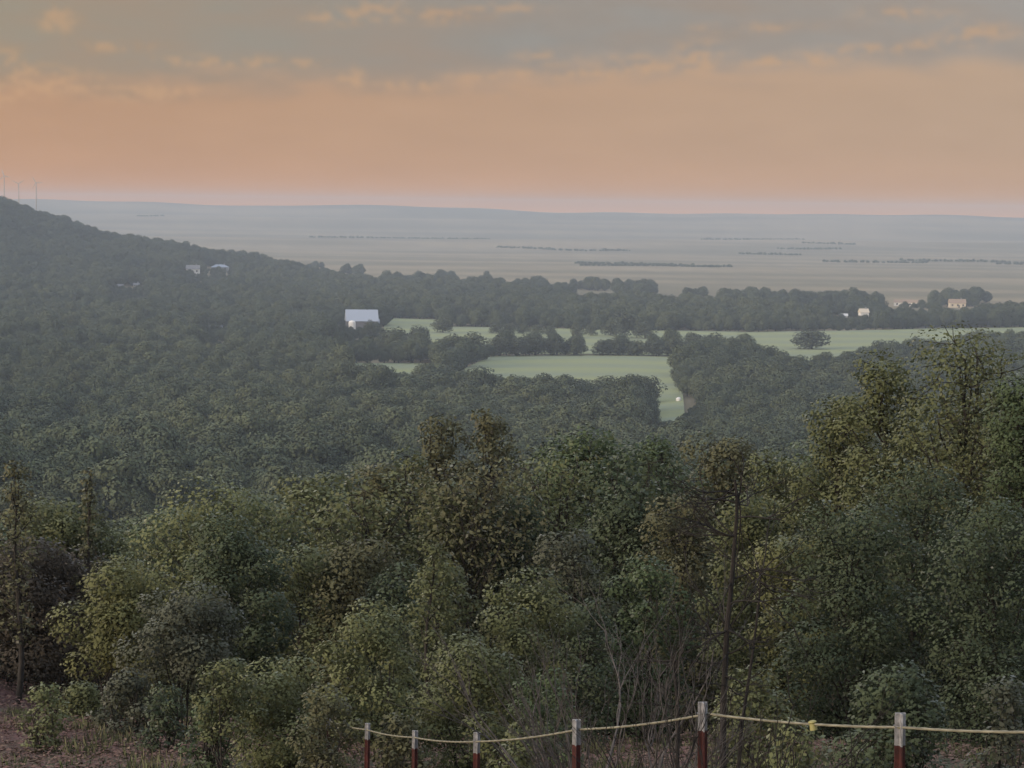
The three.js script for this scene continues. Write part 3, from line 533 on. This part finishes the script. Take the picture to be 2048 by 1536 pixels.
// trees along the fields that stand out one by one
{
  const protos = [1, 2, 3, 4].map((k) => canopyShape(700 + k, 10, 11, 0.75, 1500, 0.1)), r = rngOf(55);
  const mats = [[0.056, 0.07, 0.042], [0.066, 0.08, 0.044], [0.05, 0.064, 0.042]].map((c) => std({ vertexColors: true, color: rgb(...c), side: THREE.DoubleSide, roughness: 1 }));
  const trunkMat = std({ color: rgb(0.05, 0.042, 0.038) });
  const field = (label, group, px, base, top, wpx, wide = 1.2) => {
    const p = onGround(px, base), d = -p.z, h = (base - top) / F * d, w = wpx / F * d * wide, k = Math.floor(r() * 4), m = mats[Math.floor(r() * 3)];
    const o = thing('field_tree', label, 'tree', [p.x, p.y, p.z], r() * 6.28, group); o.scale.set(w / 11, h / 10, w / 11);
    part(o, 'trunk', protos[k][0], trunkMat); part(o, 'crown', protos[k][1], m);
  };
  field('lone broad oak standing in the long right pasture', undefined, 1623, 699, 658, 76);
  field('small lone tree at the right corner of the hay meadow', undefined, 1346, 750, 737, 14);
  field('single round tree in the narrow left strip of meadow', undefined, 762, 762, 729, 46);
  field('round tree between the tan stubble strip and the green pasture', undefined, 886, 666, 634, 44);
  field('dark tree at the far right end of the long pasture', undefined, 2046, 712, 663, 46);
  const ORD = ['first', 'second', 'third', 'fourth', 'fifth', 'sixth', 'seventh', 'eighth', 'ninth', 'tenth', 'eleventh', 'twelfth', 'thirteenth', 'fourteenth', 'fifteenth', 'sixteenth', 'seventeenth'];
  const row = (text, group, list, wide) => list.forEach(([px, base, top, w], k) => field(ORD[k] + ' tree from the left ' + text, group, px, base, top, w, wide));
  row('along the near edge of the hay meadow', 'trees along the near edge of the hay meadow', [[890, 776, 731, 52], [935, 792, 741, 62], [985, 800, 747, 64], [1040, 800, 752, 56], [1128, 802, 749, 62], [1165, 800, 757, 46], [1212, 804, 751, 66], [1292, 806, 751, 62]], 1.4);
  row('in the hedgerow behind the hay meadow', 'hedgerow trees behind the hay meadow', [[905, 728, 668, 70], [945, 722, 664, 66], [1000, 713, 670, 52], [1035, 713, 672, 50], [1072, 712, 668, 52], [1112, 712, 668, 46], [1150, 712, 672, 42], [1205, 712, 679, 44], [1238, 712, 676, 44], [1275, 712, 680, 44], [1312, 713, 678, 44], [1350, 714, 675, 48], [1392, 716, 670, 56], [1430, 718, 666, 60], [1468, 722, 674, 56]]);
  row('along the hedge inside the far pasture', 'hedge trees inside the far pasture', [[992, 668, 645, 32], [1018, 668, 646, 32], [1046, 668, 648, 30], [1075, 670, 648, 34], [1100, 672, 650, 28], [1155, 676, 644, 32], [1182, 672, 648, 28], [1222, 672, 642, 46], [1250, 676, 622, 56], [1290, 678, 642, 48]]);
  row('standing at the left side of the far pasture', 'trees left of the far pasture', [[741, 682, 640, 30], [790, 706, 654, 62], [838, 706, 650, 56]]);
}
// grass and weeds by the fence and on the bank
{
  const s = new Shape(), r = rngOf(31);
  for (let k = 0; k < 42; k++) { const a = r() * 6.283, L = mix(0.05, 0.15, r()), dir = V(Math.cos(a) * 0.35, 1, Math.sin(a) * 0.35).normalize(), n = V(Math.cos(a + 1.4), 0.2, Math.sin(a + 1.4)); n.addScaledVector(dir, -n.dot(dir)).normalize(); const b = mix(0.7, 1.3, r()); s.leaf((r() - 0.5) * 0.3, -0.01, (r() - 0.5) * 0.3, n, dir, L, 0.011, L * 0.05, [b, b, b]); }
  const list = [];
  for (let k = 0; k < 1700; k++) {
    const d = mix(8, 46, r() ** 0.8), x = (r() - 0.5) * 0.5 * d, z = -d, q = n2(x * 0.5, z * 0.5), bank = x < -3.5 - 0.03 * d;
    if (q < (bank ? 0.35 : -0.35)) continue;
    list.push([x, z]);
  }
  const m = new THREE.InstancedMesh(s.geometry(), M.canopy, list.length), m4 = new THREE.Matrix4(), quat = new THREE.Quaternion(), c = new THREE.Color();
  list.forEach(([x, z], i) => { quat.setFromAxisAngle(V(0, 1, 0), r() * 6.283); const k = mix(0.7, 1.5, r()); m.setMatrixAt(i, m4.compose(V(x, ground(x, z), z), quat, V(k, k, k))); m.setColorAt(i, c.setRGB(...mix3([0.08, 0.1, 0.045], [0.105, 0.1, 0.055], r()))); });
  m.name = 'grass'; m.castShadow = m.receiveShadow = true; tag(m, 'dry tufts of grass on the ground under the fence and oaks', 'grass', undefined, 'stuff'); scene.add(m);
}
{
  const s = new Shape(), r = rngOf(47);
  for (let k = 0; k < 90; k++) { const a = r() * 6.283, n = V((r() - 0.5) * 0.8, 1, (r() - 0.5) * 0.8).normalize(), dir = V(Math.cos(a), 0, Math.sin(a)); dir.addScaledVector(n, -dir.dot(n)).normalize(); const L = mix(0.022, 0.06, r()), b = mix(0.6, 1.35, r()); s.leaf((r() - 0.5) * 0.9, 0.006 + 0.03 * r(), (r() - 0.5) * 0.9, n, dir, L, L * 0.6, L * 0.1, [b, b * mix(0.9, 1.05, r()), b]); }
  const N = 5200, m = new THREE.InstancedMesh(s.geometry(), M.canopy, N), m4 = new THREE.Matrix4(), quat = new THREE.Quaternion(), c = new THREE.Color();
  for (let i = 0; i < N; i++) { const d = mix(8, 50, r() ** 0.8), x = (r() - 0.5) * 0.52 * d, z = -d; quat.setFromAxisAngle(V(0, 1, 0), r() * 6.283); const k = mix(0.8, 1.3, r()); m.setMatrixAt(i, m4.compose(V(x, ground(x, z), z), quat, V(k, 1, k))); m.setColorAt(i, c.setRGB(...mix3([0.115, 0.062, 0.052], [0.14, 0.1, 0.07], r()))); }
  m.name = 'leaf_litter'; m.castShadow = m.receiveShadow = true; tag(m, 'reddish fallen leaves covering the ground under the oaks', 'leaf litter', undefined, 'stuff'); scene.add(m);
}
renderer.render(scene, camera);
